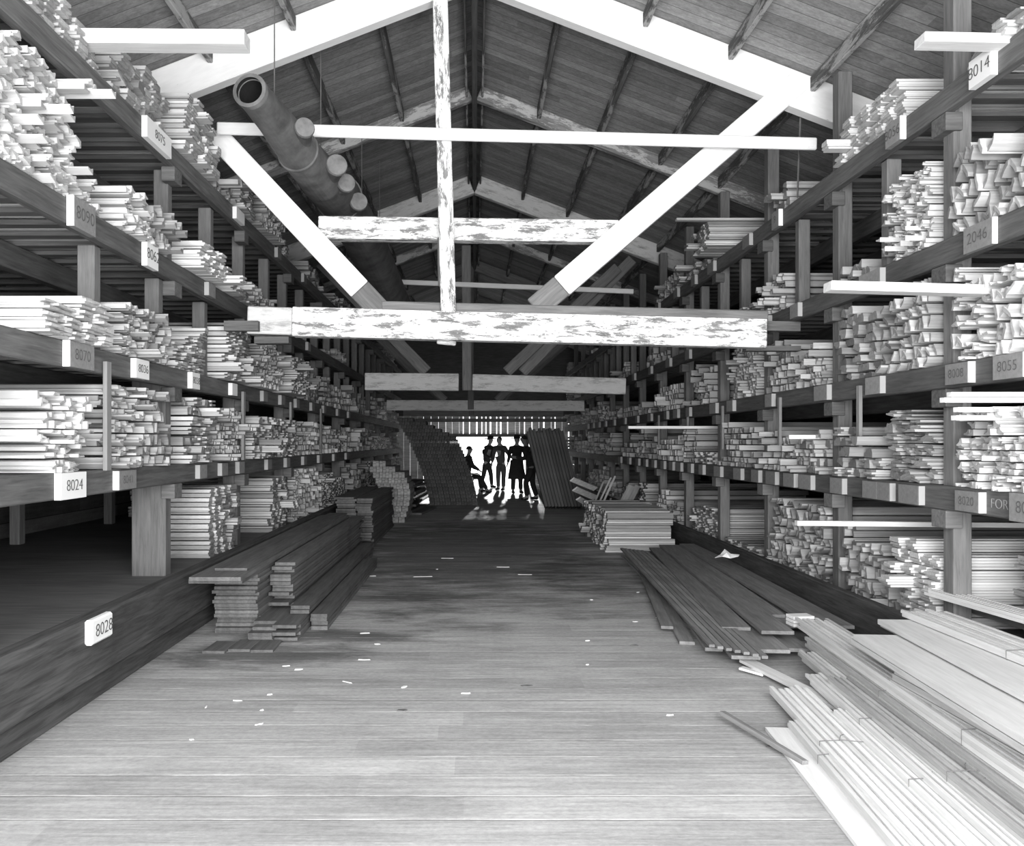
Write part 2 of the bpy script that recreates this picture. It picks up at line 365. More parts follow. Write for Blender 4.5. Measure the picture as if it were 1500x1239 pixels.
def rack(s, X, Z, W, posts, uppers, deckz, postw, label, tops):
    e = empty('lumber_rack', (s*X, 0, 0), label, 'rack')
    Y0, Y1 = 3.2, 28.6
    for z in Z:
        # front rail built of butted lengths, rear rail behind it, shelf boards on both
        o = beam('shelf_rail', (s*(X+.04), Y0, z), (s*(X+.04), Y1, z), RH, .08, M['rail'], e, Vector((1, 0, 0)))
        beam('rear_rail', (s*(X+1.0), Y0, z-.06), (s*(X+1.0), Y1, z-.06), .2, .1, M['rail'], e, Vector((1, 0, 0)))
        xr = W-.1 if z < 3.8 else W-1.2
        beam('rear_rail', (s*xr, Y0, z-.06), (s*xr, Y1, z-.06), .2, .1, M['rail'], e, Vector((1, 0, 0)))
        dm = MB(); y = Y0
        while y < Y1: dm.box(X+.081, W-.04 if z < 3.8 else W-1.0, y, y+.1, z+RH/2-.04, z+RH/2-.005); y += .3
        dm.obj('shelf_bearers', M['deckwood'], e, Matrix.Identity(4) if s > 0 else Matrix.Scale(-1, 4, (1, 0, 0)))
    m = MB()
    m.box(X-.02, W-.01, Y0, Y1, deckz-.06, deckz); m.obj('deck', M['deckwood'], e, Matrix.Identity(4) if s > 0 else Matrix.Scale(-1, 4, (1, 0, 0)))
    zt = tops
    for i, y in enumerate(posts):
        pw = postw if i == 1 or s > 0 else .17
        px = s*(X+.081+pw/2)
        p = beam('post', (px, y, 0), (px, y, zt), pw, .13, M['post'], e, Vector((0, 1, 0)))
        for z in Z:   # bearing block under each rail
            bb = MB().box(-.05, .07, -.09, .09, z-RH/2-.13, z-RH/2-.002).obj('bearing_block', M['post'] if z == Z[0] else M['rail'], p, Matrix.Translation((s*(X+.06), y-.0, 0)), .005)
        beam('post', (s*(W-.5), y, deckz), (s*(W-.5), y, min(zt, roofz(W-.5)-.02)), .12, .12, M['post'], e)
    for y in uppers:
        px = s*(X+.08+.06)
        beam('stud', (px, y, Z[2]+RH/2), (px, y, Z[3]-RH/2), .12, .1, M['post'], e)
    return e
right = rack(1, XR, ZR, WR, [3.85+1.75*k for k in range(14)], [6.475+1.75*k for k in range(12)], .24, .13,
    'tall four-shelf open timber rack right of the aisle, full of moulding ends', 5.05)
left = rack(-1, XL, ZL, WL, [4.2, 7.0, 9.1]+[11.4+2.3*k for k in range(8)], [], .42, .3,
    'tall four-shelf open timber rack left of the aisle, with dark rails and pale number blocks', 2.24)
# left: upper studs at closer spacing, above the second and third shelves
for y in [5.7, 6.85, 8.0, 9.15, 10.3, 11.43]+[12.55+1.15*k for k in range(13)]:
    beam('stud', (-XL-.15, y, ZL[1]+RH/2), (-XL-.15, y, ZL[2]-RH/2), .125, .1, M['post'], left)
for y in [7.05, 8.18, 9.31, 10.44]+[11.43]+[12.55+1.15*k for k in range(13)]:
    beam('stud', (-XL-.15, y, ZL[2]+RH/2), (-XL-.15, y, ZL[3]-RH/2), .13, .1, M['post'], left)
# thin battens between the two lowest rails
for y in (6.7, 8.45, 10.4, 12.1, 14.0):
    beam('batten', (XR+.02-.035, y, ZR[0]+.3), (XR+.02-.035, y, ZR[1]+.02), .05, .03, M['block'], right, Vector((1, 0, 0)), .002)
for y in (5.6, 8.9, 11.2, 13.4):
    beam('batten', (-XL+.03, y, ZL[0]+.08), (-XL+.03, y, ZL[1]-.0), .07, .03, M['block'], left, Vector((1, 0, 0)), .002)
# number blocks on the rails
block(right, 1, ZR[0], 5.06, .26, '8020', h=.135); block(right, 1, ZR[0], 4.72-.28, .34, '8032', h=.17)
block(right, 1, ZR[1], 5.17, .26, '8008', h=.14); block(right, 1, ZR[1], 4.65, .28, '8055', h=.15)
text_obj('FORC', .09, M['chalk'], face_m(1, XR-.003, 4.9, ZR[0]), right, 'chalk_mark')
block(right, 1, ZR[2], 4.95, .3, '2046', h=.17, d=.03); block(right, 1, ZR[2], 6.3, .35, None)
block(right, 1, ZR[3], 6.0, .22, '8056', h=.18, pale=False); block(right, 1, ZR[3], 4.95, .22, '8014', h=.18, pale=True)
block(right, 1, ZR[3], 8.4, .2, '9', h=.18)
for z, ys in ((ZR[0], (5.75, 6.15, 6.35, 6.95, 7.6, 8.0, 8.5, 9.0, 9.6, 10.4, 11.2, 11.8, 12.4, 12.9, 13.5, 14.2, 14.9, 15.6, 16.5, 17.5)),
              (ZR[1], (6.3, 7.25, 8.6, 9.9, 10.6, 11.9, 12.6, 13.3, 14.5, 15.7, 17, 18.3, 19.5, 20.5, 21.5, 22.5)),
              (ZR[2], (7.9, 8.7, 9.3, 10.5, 11.9, 13.1, 14.5, 16, 17.6, 19)), (ZR[3], (9.3, 10.7, 11.6, 12.6, 13.9, 15.2, 16.8))):
    for k, y in enumerate(ys): block(right, 1, z, y, R.choice((.2, .24, .28)), None, pale=False, h=.14)
block(left, -1, ZL[0], 4.95, .32, '8024', h=.17, pale=True); block(left, -1, ZL[0], 5.75, .3, '8041', h=.14)
block(left, -1, ZL[1], 5.05, .33, '8070', h=.17); block(left, -1, ZL[1], 6.05, .24, '8036', h=.15, pale=True)
block(left, -1, ZL[1], 7.25, .2, '8038', h=.15, pale=True); block(left, -1, ZL[1], 8.45, .18, None, pale=True)
block(left, -1, ZL[2], 5.1, .3, '8090', h=.2, pale=False); block(left, -1, ZL[2], 6.25, .22, '8062', h=.2, pale=True); block(left, -1, ZL[2], 7.7, .2, None)
block(left, -1, ZL[3], 6.25, .5, '8075', h=.17, pale=True); block(left, -1, ZL[3], 8.6, .3, None, pale=True)
for z, ys in ((ZL[0], (7.45, 8.1, 8.7, 9.9, 10.9, 12, 13.2, 14.6, 16)), (ZL[1], (9.7, 10.6, 11.5, 12.6, 13.6, 15, 16.3)), (ZL[2], (9.3, 10.8, 12.3)), (ZL[3], (10.4, 12))):
    for y in ys: block(left, -1, z, y, .2, None, h=.13)

# curbs along both racks at the floor
cl = empty('curb', (-2.3, 0, 0), 'heavy dark timber curb along the foot of the left rack, with a pale number block', 'curb')
beam('timber', (-2.36, 2.2, .36), (-2.36, 24, .36), .38, .12, M['curb'], cl, Vector((1, 0, 0)), .015)
beam('sill', (-2.42, 2.2, .08), (-2.42, 24, .08), .16, .12, M['curb'], cl, Vector((1, 0, 0)), .01)
o = MB().box(0, .05, 0, .27, -.075, .075).obj('number_block', M['white'], cl, Matrix.Translation((-2.3, 4.62, .475)), .012)
text_obj('8028', .11, M['ink'], face_m(-1, -2.248, 4.77, .475), o)
cr = beam('curb', (3.18, 4.75, .165), (3.18, 24, .165), .33, .08, M['curb'], side=Vector((1, 0, 0)), bevel=.01)
tag(cr, 'low dark plank curb along the foot of the right rack', 'curb')

# ------------------------------------------------------------------ moulding bundles
def prof(kind, w_, h_):
    if kind == 'flat': return [(0, 0), (w_, 0), (w_, h_), (0, h_)]
    if kind == 'cove': return [(0, 0), (w_, 0), (w_, h_*.3), (w_*.72, h_*.36), (w_*.45, h_*.55), (w_*.3, h_*.8), (w_*.26, h_), (0, h_)]
    if kind == 'round': return [(0, 0), (w_, 0)] + [(w_*math.cos(a), h_*math.sin(a)) for a in (.4, .8, 1.2)] + [(0, h_)]
    if kind == 'angle': return [(0, 0), (w_, 0), (w_, h_*.3), (w_*.3, h_*.36), (w_*.26, h_), (0, h_)]
    if kind == 'casing': return [(0, 0), (w_, 0), (w_, h_*.55), (w_*.8, h_*.6), (w_*.7, h_*.95), (w_*.5, h_*.8), (w_*.3, h_), (w_*.08, h_*.9), (0, h_*.5)]
    if kind == 'crown': return [(0, 0), (w_*.22, 0), (w_*.5, h_*.35), (w_, h_*.7), (w_, h_), (w_*.8, h_), (w_*.35, h_*.62), (0, h_*.25)]
    return [(0, 0), (w_, 0), (w_, h_), (0, h_)]
BW, BH = .13, .085
GRID = {'flat': (1, 4), 'cove': (2, 2), 'round': (3, 2), 'angle': (2, 2), 'casing': (1, 3), 'crown': (3, 1), 'square': (3, 2)}
def proto(kind, seed, coarse=False):
    r = random.Random(seed*31+hash(kind) % 7 if False else seed*31+len(kind)*7+ord(kind[0])); mb = MB(); nx, nz = GRID[kind]
    if coarse: nz = max(1, nz//2) if kind != 'flat' else 3; nx = min(nx, 2)
    cw, ch = BW/nx, BH/nz
    for i in range(nx):
        for j in range(nz):
            wj = cw*r.uniform(.84, .97); hj = ch*r.uniform(.82, .96)
            p = prof(kind, wj, hj)
            if r.random() < .45: p = [(wj-a, b) for a, b in p][::-1]
            if r.random() < .3: p = [(a, hj-b) for a, b in p][::-1]
            y0 = i*cw + r.uniform(0, cw-wj); z0 = j*ch + (0 if j == 0 else r.uniform(0, ch-hj))
            if kind != 'flat' or True:
                an = r.uniform(-.04, .04) if kind == 'flat' else r.uniform(-.45, .45); c, s_ = math.cos(an), math.sin(an)
                p = [(a*c-b*s_, a*s_+b*c) for a, b in p]
                p = [(min(max(a+y0, .001), BW-.001), min(max(b+z0, 0), BH)) for a, b in p]
            e0 = r.uniform(-.035, .035) + (r.uniform(-.12, 0) if r.random() < .10 else 0)
            mb.prism(p, e0, 1.0, 0, 0, 1)
    return mb
PR = {}; PV = 5
for k in GRID:
    for v in range(PV):
        PR[k, v] = proto(k, v+1); PR[k, v, 'c'] = proto(k, v+1, True)
for key, mb in PR.items():   # ends at x~0; the far end stretches with LEN
    mb.v = [(x if x < .5 else 2.4, y, z) for x, y, z in mb.v]
MESH = {k: mb.mesh('bundle', M['stick'], M['end']) for k, mb in PR.items() if len(k) == 2}
PMESH = {k: mb.mesh('bundle', M['pale'], M['endpale']) for k, mb in PR.items() if len(k) == 2}
KN = {'flat': 'board_bundle', 'square': 'batten_bundle', 'round': 'moulding_bundle', 'cove': 'moulding_bundle', 'angle': 'moulding_bundle', 'casing': 'moulding_bundle', 'crown': 'moulding_bundle'}
KW = {'flat': 'thin flat board', 'square': 'square batten', 'round': 'quarter-round moulding', 'cove': 'cove moulding', 'angle': 'angle moulding', 'casing': 'casing moulding', 'crown': 'crown moulding'}
ALL = []   # (name, key, matrix, label, group, depth, px)
def heap(x, s, y0, y1, z0, h0, h1, kind, where, jut=.0, sc=1.0, pale=False, length=1.0, mixk=None):
    """bundles piled in rows between y0 and y1; top follows h0..h1; ends face the aisle at x"""
    z = z0; row = 0; rows = []
    while True:
        hh = BH*sc*R.uniform(.8, 1.2)
        if z + hh*.6 > z0+max(h0, h1): break
        y = y0 + R.uniform(0, .03); any_ = False
        while True:
            ww = BW*sc*R.uniform(.75, 1.3)
            if y+ww > y1: break
            top = z0 + h0+(h1-h0)*((y+ww/2-y0)/max(y1-y0, .01))
            if z + hh*.55 <= top:
                k = kind if mixk is None or R.random() > .3 else mixk
                xo = x + s*(R.uniform(-.035, .045) - jut - (R.uniform(.05, .2) if R.random() < .06 else 0))
                hz = hh*R.uniform(.86, .97)
                m = Matrix.Translation((xo, y if s > 0 else y+ww, z)) @ (Matrix.Rotation(math.pi, 4, 'Z') if s < 0 else Matrix.Identity(4)) @ Matrix.Diagonal((length, ww/BW*.965, hz/BH, 1))
                rows.append((row, k, m, Vector((xo, y+ww/2, z)))); any_ = True
            y += ww+.002
        if not any_ and row > 0: break
        z += hh; row += 1
    if not rows: return
    top = max(r[0] for r in rows)
    for r_, k, m, c in rows:
        lv = 'bottom row' if r_ == 0 else 'top row' if r_ == top else 'lower rows' if r_ < top/2 else 'upper rows'
        px = VX + c.x*F/c.y; py = VY - (c.z-CZ)*F/c.y
        seen = -30 < px < 1530 and -30 < py < 1260
        ALL.append((KN[k], k, m, '%s bundle, %s, %s' % (KW[k], lv, where), '%s, %s, %s' % (KW[k], lv, where), c.y, seen, pale))
TN = ['floor deck', 'lowest shelf', 'second shelf', 'third shelf', 'top shelf']
def z0_of(Z, dz, t): return dz if t == 0 else Z[t-1]+RH/2+.002
def room(Z, dz, t): return (Z[t]-RH/2-.03 - z0_of(Z, dz, t)) if t < 4 else .6
ORD = ['nearest', 'second', 'third', 'fourth', 'fifth', 'sixth', 'seventh', 'eighth', 'ninth', 'tenth', 'eleventh', 'twelfth', 'thirteenth', 'fourteenth', 'fifteenth', 'sixteenth', 'seventeenth', 'eighteenth', 'nineteenth', 'twentieth'] + ['far']*40
SIDE = {1: (XR, ZR, .242, 'right'), -1: (XL, ZL, .422, 'left')}
def shelf(s, t, lst, far_from, far_step, far_fill):
    X, Z, dz, nm = SIDE[s]; z0 = z0_of(Z, dz, t); cap = room(Z, dz, t); i = 0
    for it in lst:
        y0, y1, h0, h1, k = it[:5]; kw = dict(it[5]) if len(it) > 5 else {}
        if t == 4: kw['length'] = .6
        if t == 0 and s > 0: kw['jut'] = kw.get('jut', 0)-.09
        heap(s*(X+.02), s, y0, y1, z0, min(h0, cap), min(h1, cap), k, '%s heap from camera, %s, %s rack' % (ORD[i], TN[t], nm), **kw); i += 1
    y = far_from
    while y < 27.5:
        n = far_step; a, b = y+.13, y+n-.09; gm = .08 if (t in (2, 3) and s < 0) or t == 3 else .01
        segs = [(a, b)] if gm < .05 and R.random() < .4 else [(a, y+n/2-gm), (y+n/2+gm, b)]
        for a_, b_ in segs:
            if R.random() < far_fill[0]:
                h = R.uniform(*far_fill[1:]); k = R.choice(('cove', 'flat', 'flat', 'casing', 'square', 'round', 'angle'))
                heap(s*(X+.02), s, a_, b_, z0, min(h, cap), min(h*R.uniform(.8, 1.1), cap), k, '%s heap from camera, %s, %s rack' % (ORD[i], TN[t], nm), sc=1.0 if a_ < 14 else 1.35, length=.6 if t == 4 else 1); i += 1
        y += n
PL = dict(pale=True)
shelf(1, 0, [(3.95, 5.5, .62, .66, 'flat', dict(jut=-.4)), (5.7, 6.35, .5, .72, 'flat', dict(jut=.05, pale=True)), (6.36, 7.25, .4, .7, 'angle', dict(mixk='cove', jut=.06, sc=1.2)), (7.45, 9.0, .8, .8, 'crown', dict(sc=1.15, mixk='cove', jut=.05)), (9.2, 10.7, .12, .12, 'flat'),
    (10.95, 12.4, .45, .35, 'flat')], 12.6, 1.75, (.75, .3, .75))
shelf(1, 1, [(3.95, 5.45, .5, .56, 'cove', dict(mixk='angle', pale=True)), (5.7, 6.45, .5, .55, 'casing', dict(sc=1.15)), (6.46, 7.25, .38, .46, 'casing', dict(mixk='flat')), (7.45, 8.2, .42, .3, 'square', dict(mixk='casing')), (8.21, 9.0, .35, .45, 'cove', dict(sc=.85)),
    (9.2, 10.6, .5, .56, 'round', dict(sc=.85)), (10.95, 11.7, .16, .16, 'flat'), (11.71, 12.5, .5, .5, 'cove')], 12.6, 1.75, (.95, .3, .6))
shelf(1, 2, [(3.95, 5.5, .5, .62, 'angle', dict(pale=True, mixk='crown', sc=1.3)), (5.7, 6.5, .66, .55, 'crown', dict(sc=1.1)), (6.51, 7.25, .6, .66, 'casing'), (7.45, 8.2, .4, .35, 'cove', dict(sc=.8)), (8.21, 9.0, .5, .6, 'round', dict(sc=.8)),
    (9.2, 10.2, .62, .6, 'square', dict(sc=.85)), (10.95, 11.9, .5, .6, 'cove')], 12.6, 1.75, (.85, .2, .6))
shelf(1, 3, [(3.95, 5.5, .35, .6, 'crown', dict(sc=1.35)), (5.7, 6.38, .68, .62, 'cove', dict(mixk='angle', pale=True)), (6.58, 7.25, .1, .2, 'round'), (8.33, 9.0, .35, .5, 'angle', dict(sc=.9)), (9.22, 9.85, .25, .2, 'flat'), (10.95, 11.55, .4, .3, 'round')], 12.6, 1.75, (.6, .1, .5))
shelf(1, 4, [(3.95, 4.6, .32, .4, 'casing', PL), (4.65, 5.5, .2, .08, 'casing', PL), (6.1, 7.28, .36, .38, 'flat', dict(pale=True)), (8.25, 8.95, .3, .3, 'casing'), (9.9, 10.65, .34, .3, 'flat', dict(jut=.35)), (10.95, 12.4, .1, .25, 'flat')], 12.6, 1.75, (.6, .1, .45))
shelf(-1, 0, [(7.95, 8.98, .70, .72, 'flat', dict(jut=-.02, length=.3)), (10.25, 11.28, .7, .7, 'flat', dict(length=.3)), (11.55, 13.55, .76, .78, 'square', dict(sc=.85))], 13.7, 2.3, (.9, .5, .75))
shelf(-1, 1, [(4.86, 5.5, .5, .58, 'angle', dict(sc=1.2, pale=True)), (5.68, 6.85, .62, .64, 'cove', dict(mixk='angle')), (7.15, 8.0, .64, .6, 'flat', dict(mixk='round', jut=.05)), (8.01, 8.98, .6, .55, 'square', dict(sc=.9)), (9.22, 11.25, .5, .54, 'flat', dict(mixk='casing', jut=.1)), (11.55, 13.55, .55, .5, 'square', dict(sc=.85))], 13.7, 2.3, (1, .35, .6))
shelf(-1, 2, [(4.65, 5.6, .2, .35, 'flat', dict(jut=.12, pale=True)), (5.8, 6.77, .42, .4, 'cove', dict(jut=.05)), (6.93, 7.92, .16, .5, 'flat', dict(jut=.0)), (8.08, 9.07, .58, .62, 'flat', dict(jut=.12)), (9.23, 10.22, .5, .6, 'square', dict(sc=.85, jut=.15)), (10.38, 11.36, .5, .5, 'flat', dict(jut=.3))], 11.4, 2.3, (.9, .3, .6))
shelf(-1, 3, [(3.95, 5.3, .8, .74, 'cove', dict(sc=1.2, pale=True)), (5.4, 5.62, .3, .2, 'cove', PL), (5.8, 6.9, .36, .3, 'cove', dict(jut=.08, pale=True)), (7.15, 8.1, .28, .2, 'flat', dict(jut=.2, pale=True)), (8.28, 9.2, .15, .12, 'flat', dict(jut=.1)), (9.4, 10.35, .25, .3, 'square'), (10.52, 11.36, .3, .2, 'flat')], 11.4, 2.3, (.6, .1, .5))
shelf(-1, 4, [(4.65, 5.6, .3, .3, 'flat'), (5.8, 6.9, .3, .52, 'flat', dict(mixk='casing')), (6.95, 7.9, .5, .45, 'flat', dict(jut=.12)), (8.0, 8.7, .12, .15, 'cove', dict(pale=True)), (8.72, 9.3, .3, .36, 'flat', dict(jut=.1)), (9.4, 10.4, .4, .3, 'square', dict(sc=.85, jut=.15)), (10.5, 11.35, .2, .2, 'flat')], 11.4, 2.3, (.6, .1, .4))
# the crosswise pile standing on the floor at the right of the aisle
heap(1.93, 1, 11.4, 13.9, 0.0, .64, .62, 'flat', 'crosswise floor pile at right', sc=1.15, length=.40, mixk='casing')
near_sorted = sorted(range(len(ALL)), key=lambda i: (not ALL[i][6], ALL[i][5]))
cnt = {}; rest = {}
for i in near_sorted:
    nm, k, m, lab, grp, dep, seen, pale = ALL[i]
    v = R.randrange(PV)
    if seen and cnt.get(nm, 0) < 300:
        cnt[nm] = cnt.get(nm, 0)+1
        o = bpy.data.objects.new(nm, (PMESH if pale else MESH)[k, v]); place(o, m); tag(o, lab, 'bundle', grp)
    else: rest.setdefault(nm, []).append((k, v, m))
for nm, items in rest.items():
    V, Fc, base, MI = [], [], 0, []
    arr = {}
    for k, v, m in items:
        key = (k, v, 'c')
        if key not in arr: arr[key] = (np.array(PR[key].v), PR[key].f)
        a, f = arr[key]; mm = np.array(m)
        V.append(a @ mm[:3, :3].T + mm[:3, 3]); Fc += [tuple(base+i for i in q) for q in f]; base += len(a); MI += PR[key].m
    me = bpy.data.meshes.new(nm); me.from_pydata(np.concatenate(V).tolist(), [], Fc); me.materials.append(M['stick']); me.materials.append(M['end']); me.polygons.foreach_set('material_index', MI); me.update()
    o = bpy.data.objects.new(nm, me); place(o, Matrix.Identity(4)); tag(o, 'all the small far-off %ss filling the racks deep down the aisle' % nm.replace('_', ' '), 'bundles', kind='stuff')

# ------------------------------------------------------------------ single sticks jutting from the shelves
def stick(name, p0, p1, w_, t_, mat, label, cat='board', group=None, side=Vector((0, 1, 0)), bevel=.002):
    return tag(beam(name, p0, p1, t_, w_, mat, side=side, bevel=bevel), label, cat, group)
stick('board', P(1212, 420, 5.15), P(1212, 420, 5.15)+Vector((2.2, .0, -.06)), .12, .06, M['pale'], 'long bright new board jutting left from the second shelf of the right rack')
stick('board', P(362, 61, 5.4), P(362, 61, 5.4)+Vector((-2.6, 0, .02)), .14, .1, M['pale'], 'thick pale plank jutting out over the aisle from the top shelf of the left rack')
stick('board', P(1347, 60, 4.9), P(1347, 60, 4.9)+Vector((1.8, 0, -.04)), .12, .06, M['pale'], 'pale board jutting left high on the right rack above the top shelf')
for k, (px, py) in enumerate(((1390, 578), (1380, 586), (1400, 600), (1397, 612))):
    stick('moulding_strip', P(px, py, 4.75), P(px, py, 4.75)+Vector((1.6, .05*k, 0)), .05, .03, M['pale'], 'new pale moulding strip, %s of four jutting from the near end of the lowest right shelf' % ('topmost', 'second from top', 'third from top', 'lowest')[k], 'moulding')
stick('moulding_strip', P(1166, 766, 6.4), P(1166, 766, 6.4)+Vector((2.2, 0, -.02)), .06, .04, M['pale'], 'pale strip poking out below the lowest right shelf beside the crown moulding ends', 'moulding')
stick('moulding_strip', P(920, 626, 11.6), P(920, 626, 11.6)+Vector((1.6, 0, 0)), .06, .04, M['pale'], 'pale strip jutting far out of the lowest right shelf beyond the bright truss chord', 'moulding')
stick('moulding_strip', P(1155, 640, 7.6), P(1155, 640, 7.6)+Vector((1.6, -.25, 0)), .05, .04, M['pale'], 'pale strip lying on the low heap of the lowest right shelf', 'moulding')
stick('moulding_strip', P(990, 322, 9.7), P(990, 322, 9.7)+Vector((1.6, 0, 0)), .08, .03, M['stick'], 'thin strip reaching out of the top right shelf past the cross tie', 'moulding')
stick('board', P(100, 482, 5.1), P(100, 482, 5.1)+Vector((-1.4, 0, 0)), .2, .04, M['pale'], 'pale board jutting out over the second left rail at the near end')
stick('support_timber', P(1122, 478, 8.2), P(1170, 479, 8.2), .1, .1, M['rail'], 'short dark timber in the right rack beside the end of the bright chord', 'timber')
stick('support_timber', P(1090, 511, 8.12), P(1170, 511, 8.12), .12, .05, M['rail'], 'dark plank end under the right end of the bright chord', 'timber')
stick('support_timber', P(375, 499, 8.0), P(425, 499, 8.0), .14, .07, M['rail'], 'dark timber end under the left end of the bright chord', 'timber')
stick('support_timber', P(330, 478, 7.9), P(380, 478, 7.9), .1, .1, M['rail'], 'dark timber end in the left rack beside the chord end piece', 'timber')

# ------------------------------------------------------------------ boards on the floor
BC = {}
def board(p, length, yaw, w_, t_, mat, label, group=None, pitch=0, name='board', roll=0):
    """p: middle of the near end, at its underside; runs away from the camera, yaw>0 turns right"""
    key = (round(length, 1), round(w_, 2), round(t_, 3), mat.name)
    if key not in BC:
        L, W_, T_ = key[0], key[1], key[2]; r = .004
        BC[key] = MB().box(0, L, -W_/2, W_/2, 0, T_).mesh(name, mat)
    o = bpy.data.objects.new(name, BC[key])
    m = Matrix.Translation(p) @ Matrix.Rotation(math.pi/2-yaw, 4, 'Z') @ Matrix.Rotation(-pitch, 4, 'Y') @ Matrix.Rotation(roll, 4, 'X')
    place(o, m); return tag(o, label, 'board', group)
def stack(x0, y0, z0, widths, n, t_, length, yaw, mat, what, jit=.04, jx=.008):
    """n layers of boards; each layer has boards of the given widths side by side"""
    lab = ('lowest board of ', 'board in the lower half of ', 'board in the upper half of ', 'topmost board of ')
    for j in range(n):
        x = x0
        for w_ in widths:
            q = 0 if j == 0 else 3 if j == n-1 else 1 if j < n/2 else 2
            board(Vector((x+w_/2+R.uniform(-jx, jx), y0+R.uniform(-jit, jit), z0+j*(t_+.002))), length+R.choice((0, .1, -.2)), yaw, w_-.004, t_, mat, lab[q]+what, lab[q]+what)
            x += w_
# left: tall narrow stack by the curb with a broad overhanging top
stack(-2.17, 6.55, 0, (.36,), 17, .027, 4.8, 0, M['brown2'], 'the tall narrow stack against the left curb', .05, .012)
board(Vector((-2.03, 6.15, .495)), 5.2, 0, .42, .035, M['brown2'], 'lower of the two broad boards overhanging the tall stack at the left curb')
board(Vector((-2.00, 6.05, .532)), 5.2, 0, .40, .03, M['brown2'], 'upper of the two broad boards overhanging the tall stack at the left curb')
board(Vector((-1.97, 6.35, .564)), 5.0, 0, .26, .02, M['brown2'], 'narrow board lying on top of the broad overhanging boards at left')
stack(-1.80, 6.35, 0, (.19, .19), 5, .026, 4.6, 0, M['brown2'], 'the low double stack beside the tall left stack', .12, .01)
stack(-1.79, 6.95, .142, (.18,), 13, .028, 4.3, 0, M['brown2'], 'the upper stack standing on the low boards at left', .09, .015)
stack(-1.57, 6.7, .142, (.16,), 2, .03, 4.2, .0, M['brown2'], 'the pair of boards on the right of the low left stack', .03)
stack(-1.40, 6.72, 0, (.14,), 4, .032, 3.4, -.0, M['brown2'], 'the small separate stack nearest the aisle on the left', .03)
for k, (x, y, a) in enumerate(((-1.98, 5.95, .04), (-1.80, 6.0, .02), (-1.62, 5.98, -.03))):
    board(Vector((x, y, 0.0)), .33, a, .17, .02, M['brown2'], 'short board end on the floor before the left stacks, %s one' % ('leftmost', 'middle', 'rightmost')[k])
# left, further back: two-column stack
stack(-2.12, 12.0, 0, (.3,), 22, .033, 3.0, 0, M['brown2'], 'the left column of the farther left stack', .1, .02)
stack(-1.80, 12.0, 0, (.24,), 20, .035, 3.0, 0, M['dark'], 'the dark right column of the farther left stack', .1, .02)
# right: long dark boards along the right curb, fanned out towards the camera
fan = [(2.90, 6.2, .12, .03, .2), (2.72, 6.0, .12, .03, .2), (2.50, 6.6, .14, .03, .22), (2.28, 5.9, .14, .035, .24), (2.05, 6.15, .13, .035, .22),
       (2.62, 6.35, .06, .03, .24), (2.36, 5.75, .06, .03, .2), (2.14, 5.6, .06, .03, .22), (1.92, 5.55, .05, .03, .2), (1.80, 5.9, .02, .03, .13), (1.68, 6.2, .0, .03, .12), (1.62, 6.6, .0, .03, .1)]
for k, (x, y, z, t_, w_) in enumerate(fan):
    yaw = math.atan2((2.30+(x-1.6)*.62)-x, 11.4-y); z = ((.128, .158) if k < 5 else (.066, .097) if k < 9 else (.002, .031))[k % 2]
    board(Vector((x, y, z)), 11.25-y+R.uniform(-.4, .05), yaw, w_, min(t_, .028)-.002, M['brown'], '%s board of the right fan, %s, counting from the curb' % (('first', 'second', 'third', 'fourth', 'fifth', 'first', 'second', 'third', 'fourth', 'fifth', 'sixth', 'last')[k], 'upper layer' if k < 5 else 'lower layer'))
for j in range(2):
    for i, x in enumerate((2.78, 2.57, 2.36, 2.15, 1.94)):
        board(Vector((x, 6.2+R.uniform(-.25, .2), .002+j*.03)), 4.7, .045, .2, .026, M['brown'], 'bottom boards under the right fan, ends showing towards the camera', 'bottom boards of the right fan')
for k in range(7):   # thin strips beside the fan
    x = 1.98-.045*k
    board(Vector((x, 5.35+.05*k, .126)), 5.2, .062, .035, .02, M['brown'], 'narrow dark strip beside the fan of boards, near the aisle', 'narrow strips beside the right fan', name='moulding_strip')
# small block ends on the fan
for k in range(3):
    stick('board_offcut', (2.45, 6.1-.0*k, .19+.028*k), (2.62, 6.12, .19+.028*k), .12, .024, M['pale'], 'short pale offcut on the right fan, %s of three' % ('lowest', 'middle', 'topmost')[k], 'offcut')
# right foreground: pale boards and tied bundles of strips running out of the frame
def fg(px, py, z, length, yaw, w_, t_, mat, label, name='board', group=None):
    Y = (CZ-z)*F/(py-VY); X = (px-VX)*Y/F
    # px,py marks the FAR left corner of the top; board runs back towards the camera
    p = Vector((X+w_/2, Y, z-t_)) - Vector((math.sin(yaw), math.cos(yaw), 0))*length
    return board(p, length, yaw, w_, t_, mat, label, group, name=name)
Yw = math.radians(4.6)
fg(1252, 930, .42, 4.4, Yw, .50, .03, M['pale'], 'broad bright board at right front, the nearer of two broad ones')
fg(1248, 936, .385, 4.4, Yw, .50, .03, M['stick'], 'grey board directly under the nearer broad bright board')
fg(1288, 908, .46, 4.4, Yw, .55, .03, M['pale'], 'broad bright board at right front, the farther of two broad ones')
fg(1292, 912, .425, 4.4, Yw, .55, .03, M['stick'], 'grey board directly under the farther broad bright board')
